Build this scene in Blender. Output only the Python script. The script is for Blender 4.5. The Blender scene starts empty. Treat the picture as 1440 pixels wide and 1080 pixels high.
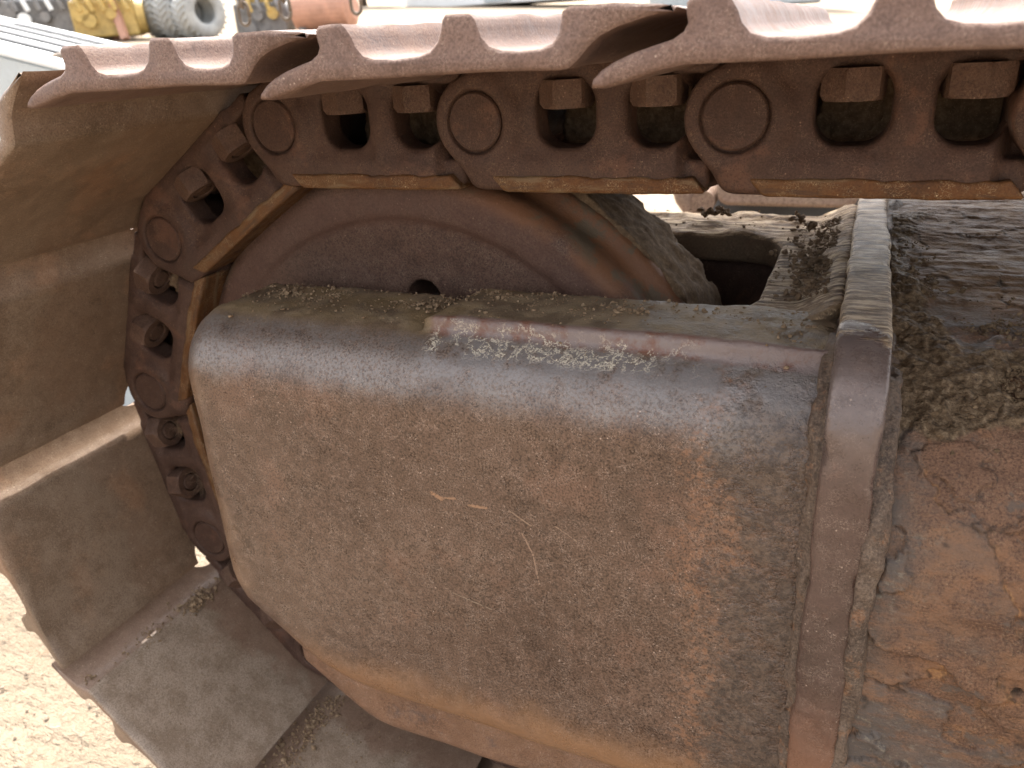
import bpy, bmesh, math, random
import numpy as np
from mathutils import Matrix, Vector
R = math.radians
sc = bpy.context.scene
C = sc.collection
# ------------------------------------------------------------------ camera
CAM = (0.3901, -0.5747, 0.0436); YAW, PITCH, ROLL, FPX = 0.4386, 0.4170, -0.0640, 1090.755
cd = bpy.data.cameras.new('camera'); cam = bpy.data.objects.new('camera', cd); C.objects.link(cam)
f = Vector((-math.sin(YAW)*math.cos(PITCH), math.cos(YAW)*math.cos(PITCH), -math.sin(PITCH)))
r = Vector((math.cos(YAW), math.sin(YAW), 0)); u = r.cross(f)
r2 = r*math.cos(ROLL) + u*math.sin(ROLL); u2 = u*math.cos(ROLL) - r*math.sin(ROLL)
m = Matrix((r2, u2, -f)).transposed().to_4x4(); m.translation = CAM; cam.matrix_world = m
cd.sensor_width = 36; cd.lens = FPX/1440*36; cd.clip_start = .02; cd.clip_end = 400
cd.dof.use_dof = True; cd.dof.focus_distance = .55; cd.dof.aperture_fstop = 11
sc.camera = cam
# ------------------------------------------------------------------ sky, sun, exposure
SUN_EL, SUN_AZ = R(60), R(-32)          # azimuth from +Y, negative = towards -X
w = bpy.data.worlds.new('World'); sc.world = w; w.use_nodes = True
nt = w.node_tree; bg = nt.nodes['Background']
sky = nt.nodes.new('ShaderNodeTexSky'); sky.sky_type = 'NISHITA'; sky.sun_disc = False
sky.sun_elevation = SUN_EL; sky.sun_rotation = SUN_AZ; sky.dust_density = 5.0; sky.air_density = 1.0
hz = nt.nodes.new('ShaderNodeHueSaturation'); hz.inputs['Saturation'].default_value = .28      # hazy, pale sky
nt.links.new(sky.outputs[0], hz.inputs['Color']); nt.links.new(hz.outputs[0], bg.inputs[0]); bg.inputs[1].default_value = .15
sl = bpy.data.lights.new('sun', 'SUN'); sl.energy = 1.5; sl.angle = R(.6); sl.color = (1, .95, .86)
so = bpy.data.objects.new('sun', sl); C.objects.link(so)
sd = Vector((math.sin(SUN_AZ)*math.cos(SUN_EL), math.cos(SUN_AZ)*math.cos(SUN_EL), math.sin(SUN_EL)))
so.rotation_euler = sd.to_track_quat('Z', 'Y').to_euler(); so.location = (0, 0, 5)
sc.view_settings.view_transform = 'Standard'; sc.view_settings.look = 'None'
sc.view_settings.exposure = 2.4; sc.view_settings.gamma = 1
sc.cycles.max_bounces = 5; sc.cycles.diffuse_bounces = 4; sc.cycles.glossy_bounces = 2

# ------------------------------------------------------------------ helpers: noise, meshes, objects
def _h(ix, iy, iz, s):
    n = (ix*374761393 + iy*668265263 + iz*2147483647 + s*1274126177) & 0xffffffff
    n = ((n ^ (n >> 13))*1274126177) & 0xffffffff
    n = ((n ^ (n >> 15))*2246822519) & 0xffffffff
    return ((n ^ (n >> 16)) & 0xffff)/65535.
def vnoise(x, y, z, s=0):
    x, y, z = np.broadcast_arrays(x, y, z)
    fx, fy, fz = np.floor(x), np.floor(y), np.floor(z)
    ix, iy, iz = fx.astype(np.int64), fy.astype(np.int64), fz.astype(np.int64)
    a, b, c = x-fx, y-fy, z-fz
    a, b, c = a*a*(3-2*a), b*b*(3-2*b), c*c*(3-2*c)
    o = 0
    for i in (0, 1):
        for j in (0, 1):
            for k in (0, 1):
                o = o + _h(ix+i, iy+j, iz+k, s)*(a if i else 1-a)*(b if j else 1-b)*(c if k else 1-c)
    return o
def fbm(x, y, z, sc_, octv=3, s=0):
    o = 0; amp = .5; t = 0
    for k in range(octv):
        o = o + amp*(vnoise(x*sc_, y*sc_, z*sc_, s+k)-.5); t += amp; amp *= .5; sc_ *= 2.03
    return o/t*2          # about -1..1
def sstep(a, b, x):
    t = np.clip((x-a)/(b-a), 0, 1); return t*t*(3-2*t)
def rint(a, b, rr):       # rounded intersection of two half spaces
    return np.minimum(np.maximum(a, b), -rr) + np.hypot(np.maximum(a+rr, 0), np.maximum(b+rr, 0))
def smin(a, b, k):
    h = np.clip(.5+.5*(b-a)/k, 0, 1); return b*(1-h)+a*h-k*h*(1-h)
def smax(a, b, k): return -smin(-a, -b, k)
def nets(fn, lo, hi, h, newton=2):
    """surface nets over a signed distance function"""
    ax = [np.arange(lo[i], hi[i]+h, h) for i in range(3)]
    X, Y, Z = np.meshgrid(*ax, indexing='ij')
    V = fn(X, Y, Z); ins = V < 0
    n = [len(a) for a in ax]
    cs = [(i, j, k) for i in (0, 1) for j in (0, 1) for k in (0, 1)]
    def cut(A, c): return A[c[0]:n[0]-1+c[0], c[1]:n[1]-1+c[1], c[2]:n[2]-1+c[2]]
    cnt = sum(cut(ins, c).astype(np.int8) for c in cs)
    mix = (cnt > 0) & (cnt < 8)
    idx = np.argwhere(mix); N = len(idx)
    ids = np.full(mix.shape, -1, np.int64); ids[mix] = np.arange(N)
    vals = {c: cut(V, c)[mix] for c in cs}
    acc = np.zeros((N, 3)); num = np.zeros(N)
    for c in cs:
        for axn in range(3):
            if c[axn] == 0:
                d = list(c); d[axn] = 1; d = tuple(d)
                a, b = vals[c], vals[d]; mk = (a < 0) != (b < 0)
                t = np.where(mk, a/np.where(mk, a-b, 1), 0)
                p = np.tile(np.array(c, float), (N, 1)); p[:, axn] += t
                acc[mk] += p[mk]; num[mk] += 1
    P = (idx + acc/num[:, None])*h + np.array(lo)
    for _ in range(newton):
        e = h*.25
        x, y, z = P.T
        v = fn(x, y, z)
        g = np.stack([fn(x+e, y, z)-fn(x-e, y, z), fn(x, y+e, z)-fn(x, y-e, z), fn(x, y, z+e)-fn(x, y, z-e)], 1)/(2*e)
        st = (v/np.maximum((g*g).sum(1), .2))[:, None]*g
        ln = np.linalg.norm(st, axis=1, keepdims=True)
        P = P - st*np.minimum(1, h*.5/np.maximum(ln, 1e-9))
    quads = []
    for axn in range(3):
        o1, o2 = [(1, 2), (2, 0), (0, 1)][axn]
        A = np.take(ins, range(n[axn]-1), axn); B = np.take(ins, range(1, n[axn]), axn)
        e = np.argwhere(A != B)
        e = e[(e[:, o1] > 0) & (e[:, o2] > 0) & (e[:, o1] < n[o1]-1) & (e[:, o2] < n[o2]-1)]
        s = A[tuple(e.T)]
        q = []
        for d1, d2 in ((0, 0), (1, 0), (1, 1), (0, 1)):
            cc = e.copy(); cc[:, o1] += d1-1; cc[:, o2] += d2-1
            q.append(ids[tuple(cc.T)])
        q = np.stack(q, 1); q[~s] = q[~s][:, ::-1]
        quads.append(q)
    return P, np.concatenate(quads)
def mesh_np(name, P, Q, mat, smooth=True):
    me = bpy.data.meshes.new(name); k = Q.shape[1]
    me.vertices.add(len(P)); me.vertices.foreach_set('co', np.asarray(P, np.float32).ravel())
    me.loops.add(Q.size); me.loops.foreach_set('vertex_index', Q.astype(np.int32).ravel())
    me.polygons.add(len(Q)); me.polygons.foreach_set('loop_start', np.arange(0, Q.size, k, dtype=np.int32))
    me.polygons.foreach_set('use_smooth', np.full(len(Q), smooth))
    me.update(calc_edges=True); me.validate()
    if mat: me.materials.append(mat)
    return me
def mesh_bm(name, bm, mat, smooth=False):
    me = bpy.data.meshes.new(name); bmesh.ops.recalc_face_normals(bm, faces=bm.faces); bm.to_mesh(me); bm.free()
    if smooth: me.polygons.foreach_set('use_smooth', [True]*len(me.polygons))
    if mat: me.materials.append(mat)
    return me
def link_obj(name, me, parent=None, loc=None, mw=None):
    o = bpy.data.objects.new(name, me); C.objects.link(o)
    if parent: o.parent = parent
    if mw is not None: o.matrix_local = mw
    if loc is not None: o.location = loc
    return o
def tag(o, label=None, cat=None, group=None, kind=None):
    for k, v in (('label', label), ('category', cat), ('group', group), ('kind', kind)):
        if v: o[k] = v
    return o
def empty(name, loc, label, cat, group=None):
    o = bpy.data.objects.new(name, None); C.objects.link(o); o.location = loc; o.empty_display_size = .05
    return tag(o, label, cat, group)
def rel(root, name, me):           # mesh given in world coordinates, parented under a root that stands at its base
    o = link_obj(name, me, root); o.location = -root.location; return o
def bm_box(bm, c, s, rot=None, bev=0):
    g = bmesh.ops.create_cube(bm, size=1); vs = g['verts']
    bmesh.ops.scale(bm, vec=s, verts=vs)
    if bev:
        es = list({e for v in vs for e in v.link_edges}); vs = bmesh.ops.bevel(bm, geom=es, offset=bev, segments=2, affect='EDGES', profile=.5)['verts']
    if rot is not None: bmesh.ops.rotate(bm, matrix=rot, verts=vs)
    bmesh.ops.translate(bm, vec=c, verts=vs); return vs
def bm_cyl(bm, a, b, r1, r2=None, n=20):
    a, b = Vector(a), Vector(b); d = b-a
    g = bmesh.ops.create_cone(bm, cap_ends=True, segments=n, radius1=r1, radius2=r1 if r2 is None else r2, depth=d.length)
    vs = g['verts']
    bmesh.ops.rotate(bm, matrix=d.to_track_quat('Z', 'Y').to_matrix(), verts=vs)
    bmesh.ops.translate(bm, vec=(a+b)/2, verts=vs); return vs
def bm_tube(bm, pts, rad, n=8):
    pts = [Vector(p) for p in pts]; rings = []
    for i, p in enumerate(pts):
        t = (pts[min(i+1, len(pts)-1)]-pts[max(i-1, 0)]).normalized(); q = t.to_track_quat('Z', 'Y')
        rings.append([bm.verts.new(p+q @ Vector((rad*math.cos(6.2832*k/n), rad*math.sin(6.2832*k/n), 0))) for k in range(n)])
    for A, B in zip(rings, rings[1:]):
        for k in range(n): bm.faces.new((A[k], A[(k+1) % n], B[(k+1) % n], B[k]))
    bm.faces.new(rings[0][::-1]); bm.faces.new(rings[-1])

# ------------------------------------------------------------------ materials
class NT:
    def __init__(s, name):
        s.m = bpy.data.materials.new(name); s.m.use_nodes = True; s.t = s.m.node_tree; s.n = s.t.nodes
        s.b = s.n['Principled BSDF']
        tc = s.n.new('ShaderNodeTexCoord'); s.raw = tc.outputs['Object']
        oi = s.n.new('ShaderNodeObjectInfo')
        ml = s.math('MULTIPLY', oi.outputs['Random'], 37.)
        va = s.n.new('ShaderNodeVectorMath'); va.operation = 'ADD'
        s.lk(s.raw, va.inputs[0]); s.lk(ml, va.inputs[1]); s.co = va.outputs[0]
    def lk(s, a, b): s.t.links.new(a, b)
    def val(s, sock, v):
        if hasattr(v, 'is_linked') or isinstance(v, bpy.types.NodeSocket): s.lk(v, sock)
        else: sock.default_value = v
    def math(s, op, a, b=0., c=None, clamp=False):
        n = s.n.new('ShaderNodeMath'); n.operation = op; n.use_clamp = clamp
        s.val(n.inputs[0], a); s.val(n.inputs[1], b)
        if c is not None: s.val(n.inputs[2], c)
        return n.outputs[0]
    def noise(s, scale, detail=3, rough=.55, dist=0, co=None, stretch=None):
        co = co or s.co
        if stretch:
            mp = s.n.new('ShaderNodeMapping'); mp.inputs['Scale'].default_value = stretch; s.lk(co, mp.inputs[0]); co = mp.outputs[0]
        n = s.n.new('ShaderNodeTexNoise'); n.inputs['Scale'].default_value = scale; n.inputs['Detail'].default_value = detail
        n.inputs['Roughness'].default_value = rough; n.inputs['Distortion'].default_value = dist; s.lk(co, n.inputs['Vector']); return n.outputs[0]
    def voro(s, scale, feature='F1', co=None):
        n = s.n.new('ShaderNodeTexVoronoi'); n.feature = feature; n.inputs['Scale'].default_value = scale; s.lk(co or s.co, n.inputs['Vector']); return n.outputs['Distance']
    def rng(s, x, a, b, c=0., d=1.):
        n = s.n.new('ShaderNodeMapRange'); n.interpolation_type = 'SMOOTHSTEP'; s.val(n.inputs[0], x)
        n.inputs[1].default_value = a; n.inputs[2].default_value = b; n.inputs[3].default_value = c; n.inputs[4].default_value = d; return n.outputs[0]
    def ramp(s, x, stops):
        n = s.n.new('ShaderNodeValToRGB'); cr = n.color_ramp
        while len(cr.elements) < len(stops): cr.elements.new(.5)
        for e, (p, c) in zip(cr.elements, stops): e.position = p; e.color = (*c, 1)
        s.lk(x, n.inputs[0]); return n.outputs[0]
    def mix(s, fac, a, b, mode='MIX'):
        n = s.n.new('ShaderNodeMix'); n.data_type = 'RGBA'; n.blend_type = mode
        s.val(n.inputs[0], fac)
        for sock, v in ((n.inputs[6], a), (n.inputs[7], b)):
            if isinstance(v, tuple): sock.default_value = (*v, 1)
            else: s.lk(v, sock)
        return n.outputs[2]
    def xyz(s):
        n = s.n.new('ShaderNodeSeparateXYZ'); s.lk(s.raw, n.inputs[0]); return n.outputs
    def mul(s, *a):
        o = a[0]
        for b in a[1:]: o = s.math('MULTIPLY', o, b)
        return o
    def bump(s, *layers):           # (height, distance)
        prev = None
        for h, d in layers:
            n = s.n.new('ShaderNodeBump'); n.inputs['Strength'].default_value = 1; n.inputs['Distance'].default_value = d
            s.lk(h, n.inputs['Height'])
            if prev: s.lk(prev, n.inputs['Normal'])
            prev = n.outputs[0]
        s.lk(prev, s.b.inputs['Normal'])
    def done(s, col, rough, spec=.5):
        s.lk(col, s.b.inputs['Base Color']); s.val(s.b.inputs['Roughness'], rough); s.b.inputs['Specular IOR Level'].default_value = spec
        return s.m

def rust(name, dark, mid, light, big=9., fine=420., mott=.5, speck=(.42, .30, .20), speck_amt=.5, blotch=None, blotch_amt=.5,
         r0=.45, r1=.75, bumps=(.0004, .0012), spec=.15, extra=None):
    t = NT(name)
    n1 = t.noise(big, 4, .62); n2 = t.noise(fine, 2, .6); n3 = t.noise(big*7, 4, .68)
    col = t.ramp(n1, [(.3, dark), (.5, mid), (.72, light)])
    col = t.mix(t.rng(n3, .42, .68, 0, .55), col, tuple(c*1.28 for c in mid))
    col = t.mix(t.rng(n3, .28, .42, .5, 0), col, tuple(c*.72 for c in dark))
    if blotch:
        bm_ = t.rng(t.noise(big*2.1, 5, .68), .55, .66, 0, blotch_amt); col = t.mix(bm_, col, blotch)
    # fine mottling: dark pits and pale squiggles
    col = t.mix(t.rng(n2, .52, .34, 0, mott), col, tuple(c*.55 for c in dark)); col = t.mix(t.rng(n2, .52, .68, 0, mott*.8), col, tuple(c*1.3 for c in light))
    sq = t.noise(fine*.7, 1, .5)
    ridge = t.math('ABSOLUTE', t.math('SUBTRACT', sq, .5))
    sqm = t.mul(t.rng(ridge, .035, .0, 0, 1), t.rng(t.noise(fine*.12, 2), .42, .6, 0, speck_amt))
    col = t.mix(sqm, col, speck)
    st = t.mul(t.rng(t.voro(fine*.33), .17, .06, 0, 1), t.rng(t.noise(fine*.07, 2), .52, .66, 0, min(1, speck_amt*1.4)))
    col = t.mix(st, col, tuple(min(1, c*1.45) for c in speck))
    rough = t.rng(t.math('ADD', n3, t.math('MULTIPLY', n2, .4)), .45, .95, r0, r1)
    hs = [(n2, bumps[0]), (n3, bumps[1])]
    if extra: col, rough, hs = extra(t, col, rough, hs, n1, n2, n3)
    t.bump(*hs)
    return t.done(col, rough, spec)
def seg_mask(t, x, z, p0, p1, wid, wob=None):
    """soft mask around a line segment in the x-z plane of the object"""
    dx, dz = p1[0]-p0[0], p1[1]-p0[1]; L2 = dx*dx+dz*dz
    ax = t.math('SUBTRACT', x, p0[0]); az = t.math('SUBTRACT', z, p0[1])
    h = t.math('DIVIDE', t.math('ADD', t.math('MULTIPLY', ax, dx), t.math('MULTIPLY', az, dz)), L2, clamp=True)
    ex = t.math('SUBTRACT', ax, t.math('MULTIPLY', h, dx)); ez = t.math('SUBTRACT', az, t.math('MULTIPLY', h, dz))
    d = t.math('SQRT', t.math('ADD', t.math('MULTIPLY', ex, ex), t.math('MULTIPLY', ez, ez)))
    if wob is not None: d = t.math('ADD', d, t.math('MULTIPLY', t.math('SUBTRACT', wob, .5), wid*1.6))
    return t.rng(d, wid, wid*.45, 0, 1)

def nose_extra(t, col, rough, hs, n1, n2, n3):
    X = t.xyz(); x, y, z = X[0], X[1], X[2]
    wob = t.math('MULTIPLY', t.math('SUBTRACT', t.noise(14, 6, .7), .5), .12)
    wx = t.math('ADD', x, wob); wz = t.math('ADD', z, t.math('MULTIPLY', wob, .6))
    # dark scaling next to the welded flange
    dk = t.mul(t.rng(wx, .315, .335), t.rng(t.noise(60, 5, .7), .3, .55))
    col = t.mix(t.mul(dk, .8), col, t.mix(t.rng(t.noise(210, 4, .72), .42, .6), (.044, .031, .024), (.100, .068, .048)))
    ob = t.mul(t.rng(wx, .285, .312), t.rng(wx, .345, .318), t.rng(t.noise(170, 4, .7), .48, .62, 0, .5))
    col = t.mix(ob, col, (.24, .115, .06))
    # orange run-off rust along the underside and the lower left corner
    un = t.rng(wz, -.47, -.535, 0, .75); col = t.mix(un, col, (.27, .135, .06))
    lf = t.rng(wx, -.115, -.16, 0, .4); col = t.mix(t.mul(lf, t.rng(z, -.19, -.23)), col, (.26, .15, .08))
    # dusty tan top with yellowish stains
    top = t.mul(t.rng(y, -.098, -.062), t.rng(z, -.19, -.165))
    col = t.mix(t.mul(top, .85), col, t.mix(t.rng(n3, .4, .6), (.13, .092, .056), (.235, .17, .10)))
    ye = t.mul(t.rng(y, -.10, -.05), t.rng(t.noise(16, 4, .6), .45, .6, 0, .5), t.rng(z, -.19, -.165)); col = t.mix(ye, col, (.20, .132, .055))
    # sky sheen painted grey along the rounded edge, over pitted bare steel
    pits = t.rng(t.noise(420, 3, .65), .38, .56, .25, 1)
    sheen = t.mul(t.rng(y, -.075, -.092), t.rng(wz, -.212, -.188), t.rng(x, .375, .30), t.rng(n3, .30, .55, .45, 1), pits)
    col = t.mix(t.mul(sheen, .6), col, (.22, .20, .185)); t.lk(t.mul(sheen, .38), t.b.inputs['Metallic'])
    rf = t.mul(t.rng(x, .086, .095), t.rng(y, -.085, -.081), t.rng(y, -.070, -.074)); col = t.mix(t.mul(rf, .8), col, (.14, .058, .038))
    # old cream paint left in the groove
    pt = t.mul(t.rng(x, .085, .10), t.rng(t.math('ADD', x, t.math('MULTIPLY', wob, 1.6)), .31, .24), t.rng(y, -.101, -.094), t.rng(y, -.074, -.080),
               t.rng(t.math('ABSOLUTE', t.math('SUBTRACT', t.noise(95, 4, .72), .5)), .045, .02), t.rng(t.noise(40, 3, .6), .42, .54), t.rng(n2, .40, .52, .35, .85))
    col = t.mix(pt, col, (.60, .52, .40))
    gy = t.mul(t.rng(x, .085, .10), t.rng(y, -.118, -.10), t.rng(y, -.066, -.08), t.rng(n3, .35, .55, 0, .6)); gy = t.mul(gy, t.math('SUBTRACT', 1., pt))
    col = t.mix(gy, col, (.19, .175, .17))
    # scratches
    wb = t.noise(120, 3); 
    for p0, p1, wd, c in [((.100, -.284), (.108, -.288), .0022, (.27, .145, .08)), ((.106, -.288), (.121, -.285), .0012, (.25, .14, .08)), ((.133, -.289), (.148, -.288), .0014, (.27, .15, .085)),
                          ((.178, -.305), (.186, -.322), .0008, (.24, .15, .10)), ((.186, -.322), (.190, -.350), .0008, (.24, .15, .10)), ((.168, -.286), (.186, -.296), .0007, (.23, .15, .10)),
                          ((.205, -.292), (.222, -.302), .0006, (.23, .15, .10)), ((.11, -.38), (.145, -.388), .0006, (.23, .17, .12))]:
        col = t.mix(t.mul(seg_mask(t, x, z, p0, p1, wd, wb), t.rng(y, -.10, -.112), t.rng(n2, .36, .5, .2, .9)), col, c)
    sc1 = t.noise(75, 6, .72)
    hs.append((t.mul(dk, sc1), .0022)); hs.append((pt, .0004))
    tb = t.mul(t.rng(y, -.10, -.07), t.rng(z, -.19, -.165)); hs.append((t.mul(tb, t.noise(260, 3, .7)), .0008))
    rough = t.math('ADD', rough, t.math('MULTIPLY', top, .25))
    return col, rough, hs
M_NOSE = rust('rust_smooth_brown', (.056, .031, .020), (.092, .053, .034), (.120, .074, .050), big=6, fine=620, mott=.85, speck=(.36, .26, .20), speck_amt=.5,
              blotch=(.17, .088, .055), blotch_amt=.4, r0=.24, r1=.44, bumps=(.00020, .0004), spec=.38, extra=nose_extra)
def shoe_extra(t, col, rough, hs, n1, n2, n3, amt=.30, edge=-.075, dark=(.150, .108, .070), pale=(.215, .165, .115)):
    X = t.xyz(); w_ = t.math('MULTIPLY', t.math('SUBTRACT', t.noise(7, 5, .6), .5), .26)
    du = t.mul(t.rng(t.math('ADD', X[1], w_), edge, edge-.022, 0, amt), t.rng(X[2], .0475, .0445))  # pale patches towards the near end: dust with glare painted in
    dc = t.mix(t.rng(n3, .42, .58), dark, pale)
    dc = t.mix(t.rng(n2, .52, .36, 0, .6), dc, (.10, .072, .052)); dc = t.mix(t.rng(n2, .54, .68, 0, .5), dc, (.36, .30, .23))
    col = t.mix(du, col, dc)
    return col, rough, hs
M_SHOE = rust('rust_track_shoe', (.118, .073, .045), (.162, .102, .064), (.196, .131, .088), big=5, fine=700, mott=.38, speck=(.42, .32, .23), speck_amt=.4,
              blotch=(.25, .13, .07), blotch_amt=.5, r0=.32, r1=.55, bumps=(.0003, .0007), spec=.3, extra=shoe_extra)
M_TOPSHOE = rust('rust_track_shoe_pink', (.100, .060, .045), (.138, .084, .063), (.170, .110, .086), big=6, fine=700, mott=.42, speck=(.34, .25, .19), speck_amt=.4,
                 blotch=(.15, .08, .05), blotch_amt=.4, r0=.42, r1=.65, bumps=(.0003, .0008))
M_DUSTY_SHEEN = rust('rust_track_shoe_dusty_sheen', (.128, .077, .050), (.175, .108, .072), (.212, .142, .10), big=5, fine=700, mott=.38, speck=(.42, .32, .23), speck_amt=.4,
               blotch=(.25, .13, .07), blotch_amt=.4, r0=.30, r1=.5, bumps=(.0003, .0007), spec=.4,
               extra=lambda *a: shoe_extra(*a, amt=.78, edge=-.015, dark=(.215, .156, .107), pale=(.285, .215, .155)))  # lower shoes: dust plus sky sheen painted into a paler colour
M_SKIRT = rust('rust_orange_skirt', (.12, .065, .04), (.175, .095, .056), (.21, .12, .075), big=9, fine=640, mott=.5, speck=(.36, .26, .2), speck_amt=.4,
               blotch=(.10, .075, .065), blotch_amt=.6, r0=.4, r1=.6, bumps=(.0003, .0007))
M_LINK = rust('rust_cast_link', (.045, .0245, .0175), (.064, .035, .0248), (.082, .0465, .033), big=9, fine=700, mott=.4, speck=(.28, .18, .12), speck_amt=.28,
              blotch=(.16, .075, .045), blotch_amt=.4, r0=.45, r1=.7, bumps=(.0004, .0012))
M_NUT = rust('rust_nut', (.062, .034, .023), (.090, .050, .034), (.115, .070, .048), big=30, fine=700, mott=.4, speck=(.3, .2, .14), speck_amt=.3, r0=.42, r1=.65, bumps=(.0004, .0010))
def wear_extra(t, col, rough, hs, n1, n2, n3):
    st = t.noise(120, 4, .7, stretch=(.12, 1, 1))
    col = t.mix(t.rng(st, .52, .66, 0, .8), col, (.16, .105, .058)); col = t.mix(t.rng(st, .46, .34, 0, .8), col, (.065, .036, .022))
    hs.append((st, .0008)); return col, rough, hs
M_WEAR = rust('rust_orange_wear', (.066, .030, .014), (.112, .048, .018), (.12, .064, .028), big=14, fine=700, mott=.3, speck=(.4, .3, .18), speck_amt=.5,
              blotch=(.10, .055, .032), blotch_amt=.5, r0=.4, r1=.65, bumps=(.0003, .0008), extra=wear_extra)
def idler_extra(t, col, rough, hs, n1, n2, n3):
    X = t.xyz(); 
    xx = t.math('MULTIPLY', X[0], X[0]); zz = t.math('ADD', X[2], .3483); zz = t.math('MULTIPLY', zz, zz)
    rr = t.math('SQRT', t.math('ADD', xx, zz))
    tr = t.mul(t.rng(rr, .268, .28), t.rng(t.noise(11, 5, .65), .36, .52), t.rng(X[0], .02, .12)); col = t.mix(t.mul(tr, .8), col, (.15, .066, .031))
    col = t.mix(t.mul(t.rng(rr, .279, .290), t.rng(t.noise(28, 4, .7), .5, .6)), col, (.10, .07, .045))
    rim = t.mul(t.rng(rr, .236, .250), t.rng(rr, .282, .272)); col = t.mix(t.mul(rim, .45), col, (.095, .050, .038))
    return col, rough, hs
M_IDLER = rust('rust_idler', (.058, .032, .023), (.086, .048, .034), (.110, .065, .047), big=8, fine=640, mott=.6, speck=(.30, .22, .16), speck_amt=.35,
               r0=.42, r1=.65, extra=idler_extra)
def flake_extra(t, col, rough, hs, n1, n2, n3):
    at = t.n.new('ShaderNodeAttribute'); at.attribute_name = 'layer'
    sp = t.n.new('ShaderNodeSeparateColor'); t.lk(at.outputs['Color'], sp.inputs[0])
    g1 = t.noise(70, 5, .7, stretch=(.35, 1, 1)); g2 = t.noise(34, 5, .72); g3 = t.noise(150, 4, .72)
    col = t.mix(t.rng(g2, .52, .62, 0, .6), col, (.19, .098, .052))
    col = t.mix(t.rng(g2, .44, .36, 0, .8), col, (.088, .066, .052))
    dk = t.mul(sp.outputs[0], t.rng(g1, .34, .56, .1, .9)); col = t.mix(dk, col, (.082, .068, .058))       # dark scale
    col = t.mix(t.mul(dk, t.rng(g3, .56, .66, 0, .6)), col, (.20, .165, .12))
    col = t.mix(t.mul(sp.outputs[1], t.rng(g2, .42, .58, 0, .85)), col, t.mix(t.rng(g3, .4, .6), (.20, .088, .036), (.36, .185, .075)))  # fresh orange rust
    gr = t.ramp(g1, [(.3, (.052, .030, .017)), (.5, (.118, .070, .039)), (.7, (.23, .15, .085))])
    col = t.mix(sp.outputs[2], col, gr)                                                             # weathered grain
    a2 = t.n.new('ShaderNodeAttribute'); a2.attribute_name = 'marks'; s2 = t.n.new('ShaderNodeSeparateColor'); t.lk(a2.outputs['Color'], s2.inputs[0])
    col = t.mix(t.mul(s2.outputs[0], t.rng(g2, .40, .56, 0, .85)), col, (.035, .026, .020))  # shade in the cracks along flake edges, painted near-black
    so_ = t.ramp(t.noise(230, 4, .72), [(.32, (.040, .026, .015)), (.5, (.10, .064, .036)), (.70, (.21, .148, .09))])
    col = t.mix(t.rng(s2.outputs[1], .25, .6), col, so_)
    hs.append((t.noise(190, 4, .7, stretch=(.3, 1, 1)), .0009)); hs.append((g2, .002)); hs.append((t.mul(s2.outputs[1], t.noise(330, 3, .7)), .0018))
    return col, t.math('ADD', rough, .05), hs
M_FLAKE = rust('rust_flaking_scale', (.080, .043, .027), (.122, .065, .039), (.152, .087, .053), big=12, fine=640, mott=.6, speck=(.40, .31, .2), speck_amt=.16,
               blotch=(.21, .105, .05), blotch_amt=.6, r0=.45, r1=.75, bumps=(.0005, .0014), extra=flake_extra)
def yoke_extra(t, col, rough, hs, n1, n2, n3):
    X = t.xyz(); g = t.noise(150, 6, .75, stretch=(.22, 1.2, 1))
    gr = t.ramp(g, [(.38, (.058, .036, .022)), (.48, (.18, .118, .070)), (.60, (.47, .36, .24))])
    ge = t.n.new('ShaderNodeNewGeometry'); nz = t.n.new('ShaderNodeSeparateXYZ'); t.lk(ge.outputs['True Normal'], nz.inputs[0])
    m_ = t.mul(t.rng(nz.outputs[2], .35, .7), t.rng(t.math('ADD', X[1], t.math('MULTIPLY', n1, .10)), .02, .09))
    col = t.mix(t.rng(nz.outputs[2], .35, -.1, 0, .8), col, (.055, .036, .024))  # shade painted dark brown onto upright and downward edges
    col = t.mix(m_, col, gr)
    hs.append((g, .0016))
    return col, t.math('ADD', rough, .15), hs
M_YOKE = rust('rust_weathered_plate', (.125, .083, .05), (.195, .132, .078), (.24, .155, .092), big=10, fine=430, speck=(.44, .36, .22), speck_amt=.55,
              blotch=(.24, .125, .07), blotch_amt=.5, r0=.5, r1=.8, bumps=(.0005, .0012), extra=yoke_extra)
M_WELD = rust('rust_weld', (.055, .038, .028), (.095, .065, .047), (.15, .108, .078), big=30, fine=600, speck=(.30, .23, .16), speck_amt=.25,
              blotch=(.22, .10, .045), blotch_amt=.5, r0=.5, r1=.8, bumps=(.0005, .0012))
def flange_extra(t, col, rough, hs, n1, n2, n3):
    X = t.xyz(); g = t.noise(150, 6, .75, stretch=(.22, 1.2, 1))
    gr = t.ramp(g, [(.38, (.058, .036, .022)), (.48, (.18, .118, .070)), (.60, (.47, .36, .24))])
    top = t.mul(t.rng(t.math('ADD', X[1], t.math('MULTIPLY', t.math('SUBTRACT', t.noise(55, 5, .7, stretch=(.5, 1, 1)), .5), .13)), -.082, -.066), t.rng(X[2], -.17, -.15))
    sheen = t.mul(t.rng(X[2], -.225, -.17), t.math('SUBTRACT', 1., top), t.rng(n3, .3, .6, .4, .8)); col = t.mix(t.mul(sheen, .6), col, (.19, .155, .14))  # sky sheen painted as a grey metallic band round the upper corner
    t.lk(t.mul(sheen, .4), t.b.inputs['Metallic'])
    col = t.mix(top, col, gr)
    low = t.mul(t.rng(t.math('ADD', X[2], t.math('MULTIPLY', n1, .1)), -.32, -.42), .7); col = t.mix(low, col, (.21, .095, .05))
    hs.append((t.mul(top, g), .0018))
    return col, t.math('ADD', rough, t.mul(top, .3)), hs
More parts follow.
